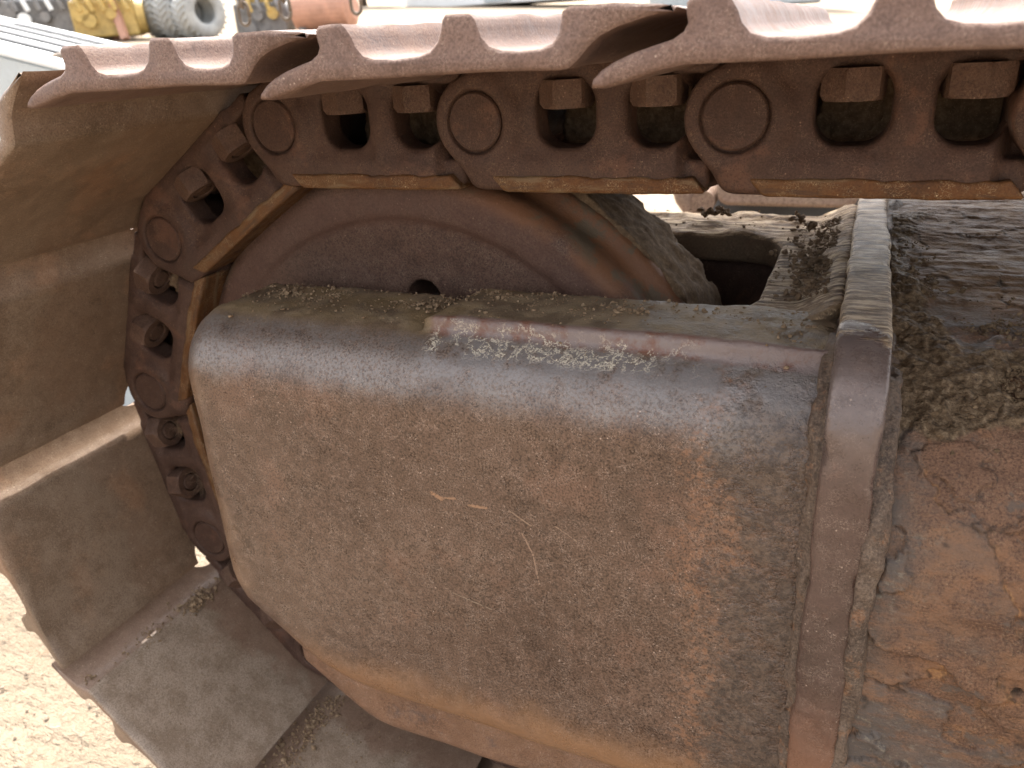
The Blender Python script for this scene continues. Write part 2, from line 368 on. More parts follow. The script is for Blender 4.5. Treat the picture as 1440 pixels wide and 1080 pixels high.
M_FLANGE = rust('rust_flange', (.050, .029, .021), (.070, .041, .031), (.090, .055, .042), big=10, fine=700, mott=.25, speck=(.34, .25, .19), speck_amt=.4,
                blotch=(.15, .07, .045), blotch_amt=.3, r0=.22, r1=.4, bumps=(.00015, .0004), spec=.38, extra=flange_extra)
def soil(name, a, b, c):
    t = NT(name); n = t.noise(140, 6, .7); col = t.ramp(n, [(.3, a), (.5, b), (.72, c)])
    col = t.mix(t.rng(t.voro(420), .2, .08, 0, .5), col, tuple(min(1, x*1.5) for x in c))
    t.bump((t.noise(420, 3, .7), .0007)); return t.done(col, .95, .2)
M_MUD = soil('dark_mud', (.068, .042, .024), (.12, .076, .044), (.205, .14, .085))
M_SOIL = soil('dry_soil', (.11, .070, .040), (.195, .128, .075), (.34, .24, .15))
def plain(name, c, rough=.6, var=.3, sc_=6., metal=0, bump=.002):
    t = NT(name); n = t.noise(sc_, 5, .65); n2 = t.noise(sc_*9, 4, .6)
    col = t.ramp(n, [(.3, tuple(x*(1-var) for x in c)), (.6, c), (.8, tuple(min(1, x*(1+var*.5)) for x in c))])
    col = t.mix(t.rng(n2, .55, .75, 0, .4), col, tuple(x*.6 for x in c))
    t.bump((n2, bump)); t.b.inputs['Metallic'].default_value = metal
    return t.done(col, rough)
def sand():
    t = NT('sandy_ground'); n = t.noise(1.3, 6, .6); n2 = t.noise(45, 6, .7); n3 = t.noise(9, 5, .65, stretch=(1, 2.2, 1))
    col = t.ramp(n, [(.3, (.22, .17, .12)), (.55, (.295, .235, .17)), (.75, (.35, .29, .22))])
    col = t.mix(t.rng(n2, .52, .70, 0, .55), col, (.20, .14, .09)); col = t.mix(t.rng(n3, .58, .7, 0, .4), col, (.42, .36, .28))
    col = t.mix(t.rng(t.voro(60), .16, .05, 0, .8), col, (.22, .17, .12))
    t.bump((n2, .012), (n3, .03)); return t.done(col, .95, .2)
M_SAND = sand()
M_GREY = plain('grey_paint', (.42, .45, .45), .45, .15)
M_DARK = plain('dark_rubber', (.055, .055, .058), .8, .4)
M_TYRE = plain('dusty_tyre_rubber', (.40, .40, .38), .9, .35, 5)
M_YEL = plain('yellow_paint', (.50, .34, .10), .5, .4, 9)
M_ORG = plain('orange_primer', (.46, .24, .16), .6, .3, 6)
M_ENG = plain('grey_oily_metal', (.20, .19, .18), .55, .5, 12)
M_CHAIN = plain('rusty_chain_steel', (.16, .11, .07), .6, .4, 60)
M_BEAM = rust('rust_far_plate', (.13, .085, .06), (.18, .12, .09), (.21, .15, .11), big=5, fine=200)
M_WHITE = plain('white_panel', (.75, .75, .73), .5, .1, 3)
M_LEAF = plain('green_leaves', (.07, .11, .035), .7, .5, 4)
M_BARK = plain('brown_bark', (.14, .10, .07), .9, .4, 8)

# ------------------------------------------------------------------ ground (the yard rises gently to the left and away)
def G(x, y): return -.79-.083*x+.037*y
def build_ground():
    P = []; Q = []
    def sheet(x0, x1, y0, y1, n, amp):
        xs = np.linspace(x0, x1, n); ys = np.linspace(y0, y1, n); X, Y = np.meshgrid(xs, ys, indexing='ij')
        return X, Y
    # graded grid: fine near, coarse far
    g = np.concatenate([-np.geomspace(150, 2.2, 40), np.linspace(-2, 2, 160), np.geomspace(2.2, 150, 40)])
    X, Y = np.meshgrid(g, g, indexing='ij')
    near = np.exp(-((X/3)**2+(Y/3)**2))
    Z = G(X, Y)+near*(fbm(X, Y, 0*X, 6, 3, 5)*.012+fbm(X, Y, 0*X, 1.5, 2, 9)*.012)-.01
    n = len(g); I = np.arange(n*n).reshape(n, n)
    Q = np.stack([I[:-1, :-1], I[1:, :-1], I[1:, 1:], I[:-1, 1:]], -1).reshape(-1, 4)
    o = link_obj('ground', mesh_np('ground', np.stack([X, Y, Z], -1).reshape(-1, 3), Q, M_SAND)); tag(o, 'pale sandy ground of the scrap yard in bright sun', kind='structure')
build_ground()

# ------------------------------------------------------------------ crawler track
PITCH_, RP, TH0 = .2, .3483, .2852
DTH = 2*math.asin(PITCH_/(2*RP))
YC = .12                                  # centre line of the chain; near link faces at y = 0, far ones at 0.24
def pin(k):
    if k <= 0 and k >= -5:
        a = TH0-k*DTH; return Vector((-RP*math.sin(a), 0, RP*math.cos(a)-RP))
    if k > 0: return pin(0)+Vector((PITCH_*k, 0, 0))
    p5 = pin(-5); return p5+Vector((PITCH_*(-5-k), 0, -.004*(-5-k)))
def frame_at(k):                           # link from pin k to pin k+1
    a, b = pin(k), pin(k+1); x = (b-a).normalized(); y = Vector((0, 1, 0)); z = x.cross(y)
    M = Matrix((x, y, z)).transposed().to_4x4(); M.translation = a; return M
track = empty('crawler_track', (0, YC, -.79), 'rusty steel crawler track of shoes and links running round the idler wheel', 'track')
TM = Matrix.Translation(-track.location)

def link_sdf(x, y, z):
    def cyl(cx, rr, y0, y1, rd): return rint(np.hypot(x-cx, z)-rr, np.maximum(y0-y, y-y1), rd)
    s = sstep(.157, .173, x)
    yn = .0045+.027*s                        # near face of the web
    web2 = rint(rint(-x-.004, x-.198, .02), rint(-z-.050, z-.0425, .006), .01)
    web = rint(web2, np.maximum(yn-y, y-yn-.030), .004)
    a = cyl(0, .0355, .0005, .036, .004); b = cyl(.2, .036, .036, .072, .004)
    d = smin(web, a, .012); d = smin(d, b, .012)
    rail = rint(rint(-.012-(z+.04)*.5-x, x-.182, .006), rint(-z-.0512, z+.030, .004), .004)
    rail = rint(rail, np.maximum(.0035+.010*sstep(.12, .19, x)-y, y-.052), .004); d = smin(d, rail, .012)
    pad = rint(rint(.012-x, x-.188, .01), rint(.029-z, z-.0425, .003), .003)
    pad = rint(pad, np.maximum(.004-y, y-.060), .003); d = smin(d, pad, .010)
    post = rint(np.abs(x-.110)-.0085, np.maximum(-z-.032, z-.036), .005); post = rint(post, np.maximum(.0025-y, y-.03), .006); d = smin(d, post, .010)
    for c, hw in ((.0745, .0235), (.1445, .0215)):
        wn = rint(np.abs(x-c)-hw, np.maximum(-.0205-z, z-.0285), .018)
        d = smax(d, -wn, .005)
    # groove round the pin end
    d = smax(d, -np.maximum(np.hypot(x, z)-.0243, y-.0042), .0012)
    return d + fbm(x, y, z, 45, 3, 3)*.0006
P, Q = nets(link_sdf, (-.048, -.006, -.064), (.246, .084, .054), .0024)
ME_LINK = mesh_np('track_link', P, Q, M_LINK)
def pin_mesh():
    bm = bmesh.new()
    for a, b, ra, rb in ((.0008, .0022, .0212, .0226), (.0022, .05, .0226, .0226)): bm_cyl(bm, (0, a, 0), (0, b, 0), ra, rb, 40)
    return mesh_bm('pin', bm, M_LINK)
ME_PIN = pin_mesh()
def nut_mesh():
    bm = bmesh.new(); prof = [(.0, .0145), (.0, .0185), (.0035, .0215), (.0185, .0215), (.0205, .0200)]
    # hex with chamfered ends: intersect hex radius with a cone radius
    rings = []
    for z, rc in prof:
        ring = []
        for k in range(48):
            a = 2*math.pi*k/48; q = (a+math.pi/6) % (math.pi/3)-math.pi/6
            rh = .0182/math.cos(q); rr = min(rh, rc); ring.append(bm.verts.new((rr*math.cos(a), rr*math.sin(a), z)))
        rings.append(ring)
    for A, B in zip(rings, rings[1:]):
        for k in range(48): bm.faces.new((A[k], A[(k+1) % 48], B[(k+1) % 48], B[k]))
    bm.faces.new(rings[-1]); 
    inner = [bm.verts.new((.0115*math.cos(2*math.pi*k/48), .0115*math.sin(2*math.pi*k/48), 0)) for k in range(48)]
    deep = [bm.verts.new((.0112*math.cos(2*math.pi*k/48), .0112*math.sin(2*math.pi*k/48), .006)) for k in range(48)]
    for k in range(48):
        j = (k+1) % 48; bm.faces.new((inner[k], inner[j], rings[0][j], rings[0][k])); bm.faces.new((deep[k], deep[j], inner[j], inner[k]))
    bm.faces.new(deep)
    return mesh_bm('nut', bm, M_NUT)
ME_NUT = nut_mesh()
bm = bmesh.new(); bm_cyl(bm, (0, 0, .0012), (0, 0, .03), .0098, None, 24); bm_cyl(bm, (0, 0, .0002), (0, 0, .0012), .0082, .0098, 24); ME_BOLT = mesh_bm('bolt_end', bm, M_NUT)
def wear_sdf(x, y, z):
    lean = (z+.0465)*.9
    d = rint(rint(.016-lean-x, x-.176+lean*.9, .004), rint(-z-.0538, z+.0415+fbm(x, 0*x, z, 60, 3, 11)*.002, .0025), .002)
    return rint(d, np.maximum(-.0008+.006*sstep(.13, .19, x)-y, y-.053), .002)+fbm(x, y, z, 110, 2, 8)*.0004
P, Q = nets(wear_sdf, (-.01, -.006, -.06), (.19, .058, -.03), .002); ME_WEAR = mesh_np('worn_rail', P, Q, M_WEAR)

# shoe profile measured from the photograph (x along the track from the pin, z outwards)
LOW = [(-.0375, .0335), (-.031, .0330), (-.020, .0362), (-.008, .0398), (.006, .0425), (.05, .0428), (.100, .0428), (.146, .0428), (.1515, .0440), (.1565, .0480), (.1610, .0525), (.1665, .0565), (.1745, .0598), (.188, .0630), (.2010, .0648)]
UP = [(.2025, .0660), (.196, .0674), (.184, .0692), (.174, .0702), (.160, .0705), (.152, .0702), (.1485, .0682), (.1480, .0640), (.1465, .0590), (.1430, .0548), (.137, .0527),
      (.126, .0521), (.116, .0525), (.1095, .0545), (.1055, .0590), (.1040, .0635), (.1025, .0680), (.0995, .0705), (.092, .0708), (.0865, .0704), (.0845, .0680), (.0830, .0630), (.0808, .0580), (.0765, .0542), (.0700, .0524),
      (.055, .0520), (.042, .0523), (.0350, .0542), (.0310, .0585), (.0290, .0635), (.0262, .0680), (.0235, .0704), (.016, .0708), (.0092, .0704), (.0068, .0680), (.0070, .0640), (.0078, .0600), (.0060, .0565),
      (.001, .0535), (-.008, .0512), (-.017, .0488), (-.026, .0455), (-.0325, .0415), (-.0368, .0375)]
Y0, Y1 = -.1976, .4376
def shoe_mesh():
    prof = LOW+UP; n = len(prof)
    bm = bmesh.new(); c = np.array(prof); P2 = np.array(prof)
    # inward normals for a small end bevel
    d = np.roll(P2, -1, 0)-np.roll(P2, 1, 0); nn = np.stack([-d[:, 1], d[:, 0]], 1); nn /= np.linalg.norm(nn, axis=1, keepdims=True)
    ys = [(Y0, .0022), (Y0+.0006, .0011), (Y0+.0022, 0)]+[(y, 0) for y in np.linspace(Y0+.012, Y1-.01, 46)]+[(Y1-.0022, 0), (Y1, .002)]
    rings = []
    for y, ins in ys:
        rg = []
        for k in range(n):
            px, pz = P2[k]+nn[k]*ins
            wv = float(fbm(np.array(px), np.array(y), np.array(pz), 40, 3, 21))*.0011+float(fbm(np.array(px), np.array(y), np.array(pz), 9, 2, 31))*.0010
            if pz > .066: wv -= .0012*abs(float(fbm(np.array(px), np.array(y), np.array(0.), 70, 2, 41)))
            rg.append(bm.verts.new((px, y+(float(fbm(np.array(px), np.array(0.), np.array(pz), 30, 2, 61))*.0012 if ins else 0), pz+wv)))
        rings.append(rg)
    for A, B in zip(rings, rings[1:]):
        for k in range(n): bm.faces.new((A[k], A[(k+1) % n], B[(k+1) % n], B[k]))
    bm.faces.new(rings[0]); bm.faces.new(rings[-1][::-1])
    return mesh_bm('track_shoe', bm, M_SHOE, True)
me = shoe_mesh()
# relief notches at the link bosses, cut through lip and tail
ME_FULL = me; ME_FULL.set_sharp_from_angle(angle=R(38))
def notched(tail, lip):
    tmp = link_obj('tmp', ME_FULL); bm = bmesh.new()
    for yy in (.020, .220):
        if tail: bm_cyl(bm, (.205, yy, -.02), (.205, yy, .12), .027, None, 32)
        if lip: bm_cyl(bm, (-.034, yy, -.02), (-.034, yy, .12), .022, None, 32)
    cut = link_obj('cut', mesh_bm('cut', bm, None))
    mo = tmp.modifiers.new('b', 'BOOLEAN'); mo.object = cut; mo.operation = 'DIFFERENCE'; mo.solver = 'EXACT'
    dg = bpy.context.evaluated_depsgraph_get(); o_ = bpy.data.meshes.new_from_object(tmp.evaluated_get(dg)); o_.name = 'track_shoe'
    bpy.data.objects.remove(tmp); bpy.data.objects.remove(cut)
    o_.polygons.foreach_set('use_smooth', [len(p.vertices) < 20 for p in o_.polygons]); o_.set_sharp_from_angle(angle=R(38)); return o_
ME_NOTCH = notched(True, True); ME_TAIL = notched(True, False)
rnd = random.Random(4)
KS = list(range(-7, 4))
for k in KS:
    F = frame_at(k)
    s = link_obj('track_shoe', {-2: ME_NOTCH, -3: ME_NOTCH, -4: ME_TAIL}.get(k, ME_FULL), track, mw=TM @ F)
    if k >= 0: s.material_slots[0].link = 'OBJECT'; s.material_slots[0].material = M_TOPSHOE
    if k <= -4: s.material_slots[0].link = 'OBJECT'; s.material_slots[0].material = M_DUSTY_SHEEN
    l = link_obj('track_link', ME_LINK, track, mw=TM @ F)
    link_obj('pin', ME_PIN, l)
    link_obj('worn_rail', ME_WEAR, l)
    for nx in (.0735, .1440):
        o = link_obj('nut', ME_NUT, l, mw=Matrix.Translation((nx, .0135, .0085)) @ Matrix.Rotation(rnd.uniform(0, 1.05), 4, 'Z'))
        link_obj('bolt_end', ME_BOLT, l, loc=(nx, .0135, .0085))
    fm = Matrix.Diagonal((1, -1, 1, 1)); fm.translation = (0, 2*YC, 0)
    l2 = link_obj('track_link', ME_LINK, track, mw=TM @ F @ fm)
    bm = None
bmb = bmesh.new(); bm_cyl(bmb, (.2, .06, 0), (.2, .18, 0), .030, None, 32); ME_BUSH = mesh_bm('bushing', bmb, M_LINK, True)
ME_BUSH.set_sharp_from_angle(angle=R(40))
for k in KS: link_obj('bushing', ME_BUSH, track, mw=TM @ frame_at(k))

# ------------------------------------------------------------------ idler wheel
ZC = -RP
idler = empty('idler_wheel', (0, YC, ZC-.31), 'large rust brown idler wheel disc inside the curve of the track', 'wheel')
def idler_sdf(x, y, z):
    rr = np.hypot(x, z-ZC); yy = np.abs(y-YC)
    rim = rint(rr-.2905, yy-.090, .016)
    fl = rint(rr-.307, yy-.048-(.307-rr)*.35, .006)
    d = smin(rim, fl, .008)
    dish = np.maximum(rr-.244, .0845+.003*sstep(.12, .24, rr)-yy)
    d = smax(d, -dish, .012)
    for k in range(3):
        a = R(84+120*k); d = smax(d, -(np.hypot(x-.173*math.cos(a), z-ZC-.173*math.sin(a))-.018), .003)
    hub = rint(rr-.085, yy-.095, .01); d = smin(d, hub, .02)
    return d+fbm(x, y, z, 30, 3, 14)*.0008
P, Q = nets(idler_sdf, (-.325, .02, ZC-.325), (.325, .22, ZC+.325), .004); rel(idler, 'wheel_disc', mesh_np('wheel_disc', P, Q, M_IDLER))
bm = bmesh.new(); bm_cyl(bm, (0, -.02, ZC), (0, .26, ZC), .05, None, 32); rel(idler, 'shaft', mesh_bm('shaft', bm, M_LINK, False))
def mud_sdf(x, y, z):
    rr = np.hypot(x, z-ZC); a = np.arctan2(z-ZC, x)
    n = fbm(x, y, z, 55, 4, 77); n2 = fbm(x, y, z, 18, 2, 78)
    th = .3100+.004*n2+.0055*n+.006*sstep(.95, 1.2, a)
    d = np.maximum(np.maximum(rr-th, .298-rr), np.abs(y-YC-.004)-.046-.010*n)
    return np.maximum(d, np.maximum(.25-a, a-1.75)*.3)
P, Q = nets(mud_sdf, (-.07, .04, ZC+.06), (.335, .20, ZC+.335), .003, 1); o = rel(idler, 'mud_crust', mesh_np('mud_crust', P, Q, M_MUD)); o['label'] = 'dark mud caked on the wheel flange'

# ------------------------------------------------------------------ track frame
frame = empty('track_frame', (.2, .1, -.75), 'rusty steel track frame with rounded nose box, yoke and upright flange', 'frame')
def nose_sdf(x, y, z):
    d = rint(-.121-y, z+.1590, .058)
    d = rint(d, (-(x+.156)+(z+.3)*.03)*.9995, .030)
    ch = (-(x+.158)*.60-(z+.475)*.80)
    d = rint(d, ch, .05)
    d = rint(d, -z-.552-.02*x, .045)
    d = np.maximum(d, np.maximum(y-.0, x-.384))
    ridge = rint(rint(.090-x+.35*(y+.03), z+.1490, .004), -.078-y, .004); ridge = np.maximum(np.maximum(ridge, y-.002), np.maximum(x-.384, -z-.20))
    d = smin(d, ridge, .004)
    dent = .006*np.exp(-((x-.080)/.010)**2-((y+.05)/.04)**2)*(z > -.2)
    rough_top = sstep(-.11, -.07, y)*(z > -.19)
    return d+dent+fbm(x, y, z, 11, 2, 51)*.0020+fbm(x, y, z, 70, 3, 52)*(.0004+.0014*rough_top)+sstep(.32, .375, x)*np.abs(fbm(x, y, z, 60, 4, 53))*.0030
P, Q = nets(nose_sdf, (-.20, -.13, -.58), (.39, .008, -.14), .0042); rel(frame, 'nose_box', mesh_np('nose_box', P, Q, M_NOSE))
def yoke_sdf(x, y, z):
    plate = rint(np.maximum(-.16-x, x-.386), np.maximum(-.02-y, y-.355), .02)
    hole = rint(np.maximum(-.5-x, x-.322), np.maximum(.003-y, y-.252), .045)
    p2 = smax(plate, -hole, .006); p2 = np.maximum(p2, -np.maximum(x-.27, y-.02))
    n = fbm(x, y, z, 40, 4, 61); n2 = fbm(x*.3, y, z, 150, 4, 62)
    ramp = .016*sstep(.345, .384, x)
    top = z+.1560-ramp-.0012*n-.0009*n2-.004*sstep(-.1, .3, fbm(x, y, z, 22, 3, 63))*sstep(.02, .08, y)
    return rint(p2, np.maximum(top, -z-.186), .004)
P, Q = nets(yoke_sdf, (-.18, -.03, -.195), (.395, .37, -.13), .0034); rel(frame, 'yoke_plate', mesh_np('yoke_plate', P, Q, M_YOKE))
def flange_sdf(x, y, z):
    d = rint(-.137-y, z+.132, .058)
    d = rint(d, np.abs(x-.3997)-.0158, .0035)
    n = fbm(x*.3, y, z, 90, 4, 71); top = sstep(-.10, -.06, y)
    return np.maximum(d, np.maximum(y-.42, -z-.74))+n*(.0003+.0007*top)+sstep(.0085, .0155, np.abs(x-.3997))*np.maximum(0, fbm(x, y*.6, z*.6, 60, 4, 73)+.05)*.0055+fbm(x, y, z, 25, 2, 72)*.0008
P, Q = nets(flange_sdf, (.38, -.145, -.76), (.42, .43, -.125), .0034); rel(frame, 'flange_plate', mesh_np('flange_plate', P, Q, M_FLANGE))
def weld_sdf(x, y, z):      # fillet of rough weld between nose box and flange
    n = fbm(x, y*.4, z*.4, 75, 4, 81); n2 = fbm(x, y*.25, z*.25, 260, 3, 82)
    path = rint(-.118-y, z+.156, .055)
    d = np.hypot(np.maximum(path, -.01), (x-.387)*.95)-.0095+.0055*n+.0030*n2
    return np.maximum(d, np.maximum(y-.25, np.maximum(-z-.70, x-.3985)))
P, Q = nets(weld_sdf, (.362, -.14, -.70), (.40, .255, -.135), .0024); rel(frame, 'weld_bead', mesh_np('weld_bead', P, Q, M_WELD))
def weld2_sdf(x, y, z):
    n = fbm(x, y*.4, z*.4, 60, 4, 91); n2 = fbm(x, y*.25, z*.25, 260, 3, 92)
    path = rint(-.128-y, z+.172-.14*(np.clip(y, -.15, .3)+.0), .07)
    d = np.hypot(np.maximum(path, -.01), (x-.416)*.9)-.0085+.006*n+.0035*n2
    return np.maximum(d, np.maximum(y-.36, np.maximum(-z-.70, .4120-x)))
P, Q = nets(weld2_sdf, (.408, -.145, -.70), (.445, .36, -.12), .003); rel(frame, 'weld_bead', mesh_np('weld_bead', P, Q, M_WELD))
# flaking side box right of the flange
def side_box():
    ctrl = np.array([(.42, -.120), (.30, -.128), (.18, -.140), (.06, -.158), (-.03, -.178), (-.085, -.206), (-.116, -.250), (-.126, -.31), (-.128, -.45), (-.128, -.70)])
    t = np.linspace(0, len(ctrl)-1.001, 900); i = t.astype(int); u_ = (t-i)[:, None]
    g = lambda k: ctrl[np.clip(i+k, 0, len(ctrl)-1)]
    p = .5*((2*g(0))+(g(1)-g(-1))*u_+(2*g(-1)-5*g(0)+4*g(1)-g(2))*u_**2+(3*g(0)-g(-1)-3*g(1)+g(2))*u_**3)
    L = np.concatenate([[0], np.cumsum(np.linalg.norm(np.diff(p, axis=0), axis=1))])
    S = np.linspace(0, L[-1], 820); yz = np.stack([np.interp(S, L, p[:, 0]), np.interp(S, L, p[:, 1])], 1)
    tn = np.gradient(yz, axis=0); tn /= np.linalg.norm(tn, axis=1, keepdims=True); nrm = np.stack([tn[:, 1], -tn[:, 0]], 1)
    if nrm[0, 1] < 0: nrm = -nrm
    xs = np.concatenate([np.linspace(.4165, .60, 170), np.linspace(.604, .72, 30)]); X, SS = np.meshgrid(xs, S, indexing='ij')
    yy = np.interp(SS, S, yz[:, 0]); zz = np.interp(SS, S, yz[:, 1])
    Z0 = 0*X
    n1 = fbm(X, SS, Z0, 17, 6, 101); n2 = fbm(X, SS*1.3, Z0+3, 13, 6, 102); n3 = fbm(X*.35, SS, Z0, 80, 4, 103); n4 = fbm(X*.5, SS, Z0, 33, 4, 104)
    f1 = sstep(.06, .072, n1)                        # flake layers still on
    f2 = sstep(.08, .092, n2)
    n5 = fbm(X+.3, SS*.8, Z0+7, 9, 6, 108); f3 = sstep(.0, .010, n5)
    d = (f1*.0026+f2*.0026+f3*.0042)*(1-.8*sstep(-.02, .06, yy))+n3*.0010+n4*.0014
    wob = fbm(X, SS, Z0+5, 20, 5, 120)
    strip = sstep(.030, .004, X-.418+wob*.030)*sstep(-.105, -.085, yy)*sstep(.30, .20, yy)
    band = sstep(.045, .022, np.abs(yy+.025+wob*.05))*sstep(-.45, -.1, fbm(X, SS, Z0+9, 14, 4, 121))
    soilm = np.clip(strip+band, 0, 1)
    crack_shade = np.clip(np.exp(-((n5-.0)/.012)**2)+.8*np.exp(-((n1-.06)/.014)**2)*(n4 > -.1)+.8*np.exp(-((n2-.08)/.014)**2)*(n4 < .1), 0, 1)*(1-soilm)
    d = d*(1-soilm*.7)+soilm*(.0045+fbm(X, SS, Z0, 120, 4, 122)*.0045+fbm(X, SS, Z0, 40, 2, 123)*.004)
    topw = sstep(.02, .10, yy)                       # weathered grain at the back
    d += topw*(fbm(X*.30, SS, Z0, 130, 4, 105)*.0014+fbm(X*.3, SS, Z0, 24, 3, 109)*.0030)
    PX = X; PY = yy+np.interp(SS, S, nrm[:, 0])*d; PZ = zz+np.interp(SS, S, nrm[:, 1])*d
    n, mm = X.shape; I = np.arange(n*mm).reshape(n, mm)
    Q = np.stack([I[:-1, :-1], I[1:, :-1], I[1:, 1:], I[:-1, 1:]], -1).reshape(-1, 4)
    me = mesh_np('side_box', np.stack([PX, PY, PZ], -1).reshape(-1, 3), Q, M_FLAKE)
    at = me.color_attributes.new('layer', 'FLOAT_COLOR', 'POINT')
    edge1 = np.exp(-((n1-.04)/.04)**2)+np.exp(-((n5+.02)/.03)**2); fresh = np.clip(edge1*.9*sstep(-.2, .2, n4), 0, 1)*(1-topw)
    dark = np.clip(f1*.7*sstep(-.25, .25, n2)+f2*(1-f3)*.8, 0, 1)*(1-topw)
    near = np.exp(-((X-.425)/.012)**2)
    dark = np.clip(dark+near*.6, 0, 1)
    col = np.stack([dark, fresh*(1-dark), np.clip(topw*.85, 0, 1), np.ones_like(X)], -1).reshape(-1)
    at.data.foreach_set('color', col.astype(np.float32))
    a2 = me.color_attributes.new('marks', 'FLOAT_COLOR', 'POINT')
    a2.data.foreach_set('color', np.stack([crack_shade, soilm, 0*X, np.ones_like(X)], -1).reshape(-1).astype(np.float32))
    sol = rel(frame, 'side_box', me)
    return (lambda x, s: None), S, yz
_, SB_S, SB_YZ = side_box()
def side_z(y): return float(np.interp(-y, -SB_YZ[:560, 0], SB_YZ[:560, 1]))
# lower skirt under the nose, inner walls of the frame
def skirt_sdf(x, y, z):
    d = rint(-.083-y, -z-.634, .022)
    ch = (-(x+.105)*.57-(z+.590)*.82); d = rint(d, ch, .03); d = np.maximum(d, -x-.112)
    return np.maximum(d, np.maximum(np.maximum(y+.05, x-.384), z+.53))+fbm(x, y, z, 20, 2, 111)*.0012
P, Q = nets(skirt_sdf, (-.19, -.095, -.65), (.39, .008, -.52), .005); rel(frame, 'lower_skirt', mesh_np('lower_skirt', P, Q, M_SKIRT))
bm = bmesh.new(); bm_box(bm, (.36, .13, -.45), (.04, .36, .53)); rel(frame, 'inner_wall', mesh_bm('inner_wall', bm, M_LINK))
bm = bmesh.new(); bm_box(bm, (.12, .31, -.44), (.50, .05, .505)); rel(frame, 'far_arm', mesh_bm('far_arm', bm, M_LINK))

# ------------------------------------------------------------------ loose soil and crumbs (stuff)
ICO = None
def lumps(name, pts, mat, parent=None, label=None, seed=1, flat=.75):
    """many small irregular crumbs joined into one mesh; pts = (position, size)"""
    global ICO
    if ICO is None:
        b = bmesh.new(); bmesh.ops.create_icosphere(b, subdivisions=1, radius=1); b.verts.ensure_lookup_table()
        ICO = (np.array([v.co[:] for v in b.verts]), np.array([[v.index for v in f_.verts] for f_ in b.faces])); b.free()
        
    V0, F0 = ICO; rg = np.random.RandomState(seed); P = []; F = []
    for i, (p, s) in enumerate(pts):
        v = V0*(1+rg.uniform(-.35, .35, (len(V0), 1)))*s*rg.uniform(.6, 1.3, 3); v[:, 2] *= flat
        a = rg.uniform(0, 6.28); ca, sa = math.cos(a), math.sin(a)
        v = v @ np.array([[ca, sa, 0], [-sa, ca, 0], [0, 0, 1]])
        P.append(v+np.array(p)); F.append(F0+i*len(V0))
    me = mesh_np(name, np.concatenate(P), np.concatenate(F), mat, False)
    o = link_obj(name, me); tag(o, label, 'soil', kind='stuff'); return o
rg = np.random.RandomState(7)
def nose_top(x, y):
    if x > .09 and y > -.076: return -.1495
    if y > -.063: return -.159
    return -.159-.058+math.sqrt(max(0, .058**2-(-.063-y)**2))
pts = []
for i in range(1500):
    x = rg.uniform(-.13, .37); y = -.001-abs(rg.normal(0, .032))
    if y < -.1: continue
    dens = .35+.65*float(fbm(np.array(x), np.array(y), np.array(0.), 30, 2, 5) > 0)
    if rg.rand() > dens: continue
    pts.append(((x, y, nose_top(x, y)+.0004), rg.choice([.0006, .0009, .0013, .002], p=[.5, .3, .15, .05])))
for cx, cy, n_ in ((-.085, -.03, 45), (.235, -.03, 40), (.06, -.03, 30), (.13, -.02, 25)):
    for i in range(n_): pts.append(((cx+rg.normal(0, .008), min(-.002, cy+rg.normal(0, .006)), nose_top(cx, cy)+.001), rg.uniform(.0008, .0024)))
lumps('soil_crumbs', pts, M_SOIL, label='pale soil crumbs scattered on top of the nose box', seed=2)
pts = []
for i in range(1000):      # yoke corner, beside the flange
    x = min(.383, .372-abs(rg.normal(0, .02))); y = rg.uniform(.03, .30); 
    if x < .325: continue
    pts.append(((x, y, -.155+.016*max(0, (x-.345)/.04)+.001), rg.choice([.0006, .0010, .0018, .0032], p=[.45, .33, .18, .04])))
for i in range(200): pts.append(((min(.382, rg.normal(.356, .012)), rg.normal(.13, .022), -.150+rg.uniform(0, .006)), rg.uniform(.0008, .0032)))
for i in range(60): pts.append(((rg.uniform(.10, .37), rg.uniform(.262, .345), -.1505), rg.choice([.0008, .0015, .003], p=[.6, .3, .1])))
for c in ((.235, .30), (.25, .305), (.33, .29), (.345, .25)):
    for i in range(14): pts.append(((c[0]+rg.normal(0, .004), c[1]+rg.normal(0, .004), -.147+rg.uniform(0, .006)), rg.uniform(.002, .0045)))
lumps('mud_clods', pts, M_MUD, label='dark mud clods lying on the yoke plate beside the flange', seed=3)
pts = []
for i in range(6500):      # soil heap on the flaking side box
    x = .420+abs(rg.normal(0, .075)); y = rg.normal(-.03, .035)+(abs(rg.normal(0, .09)) if x < .45 else 0)
    if x > .60 or y < -.098 or y > .2: continue
    n_ = float(fbm(np.array(x), np.array(y), np.array(0.), 26, 3, 15))
    if n_ < .02+ (x-.42)*.6: continue
    pts.append(((x, y, side_z(y)+.002+max(0, n_)*.008), rg.choice([.0006, .0010, .0018, .0034], p=[.52, .33, .125, .025])))
lumps('soil_heap', pts, M_SOIL if False else soil('brown_soil', (.055, .034, .019), (.105, .067, .037), (.20, .138, .082)), label='crumbly brown soil heap on the flaking plate right of the flange', seed=4)
pts = []
LX, LZ = [p[0] for p in LOW], [p[1] for p in LOW]
def on_shoe(k, x, y, off=.001):
    return (frame_at(k) @ Vector((x, y, float(np.interp(x, LX, LZ))-off))).to_tuple()
SZ = ([.0006, .0011, .002, .0034], [.46, .34, .16, .04])
for i in range(420):
    y = rg.normal(-.038, .014) if i < 330 else rg.normal(-.10, .02)
    pts.append((on_shoe(-4, rg.normal(.152 if y > -.06 else .158, .006), y), rg.choice(SZ[0], p=SZ[1])))
for i in range(900):
    y = rg.uniform(-.19, .0); x = min(.19, rg.normal(.166, .011)); pts.append((on_shoe(-5, x, y), rg.choice(SZ[0], p=SZ[1])))
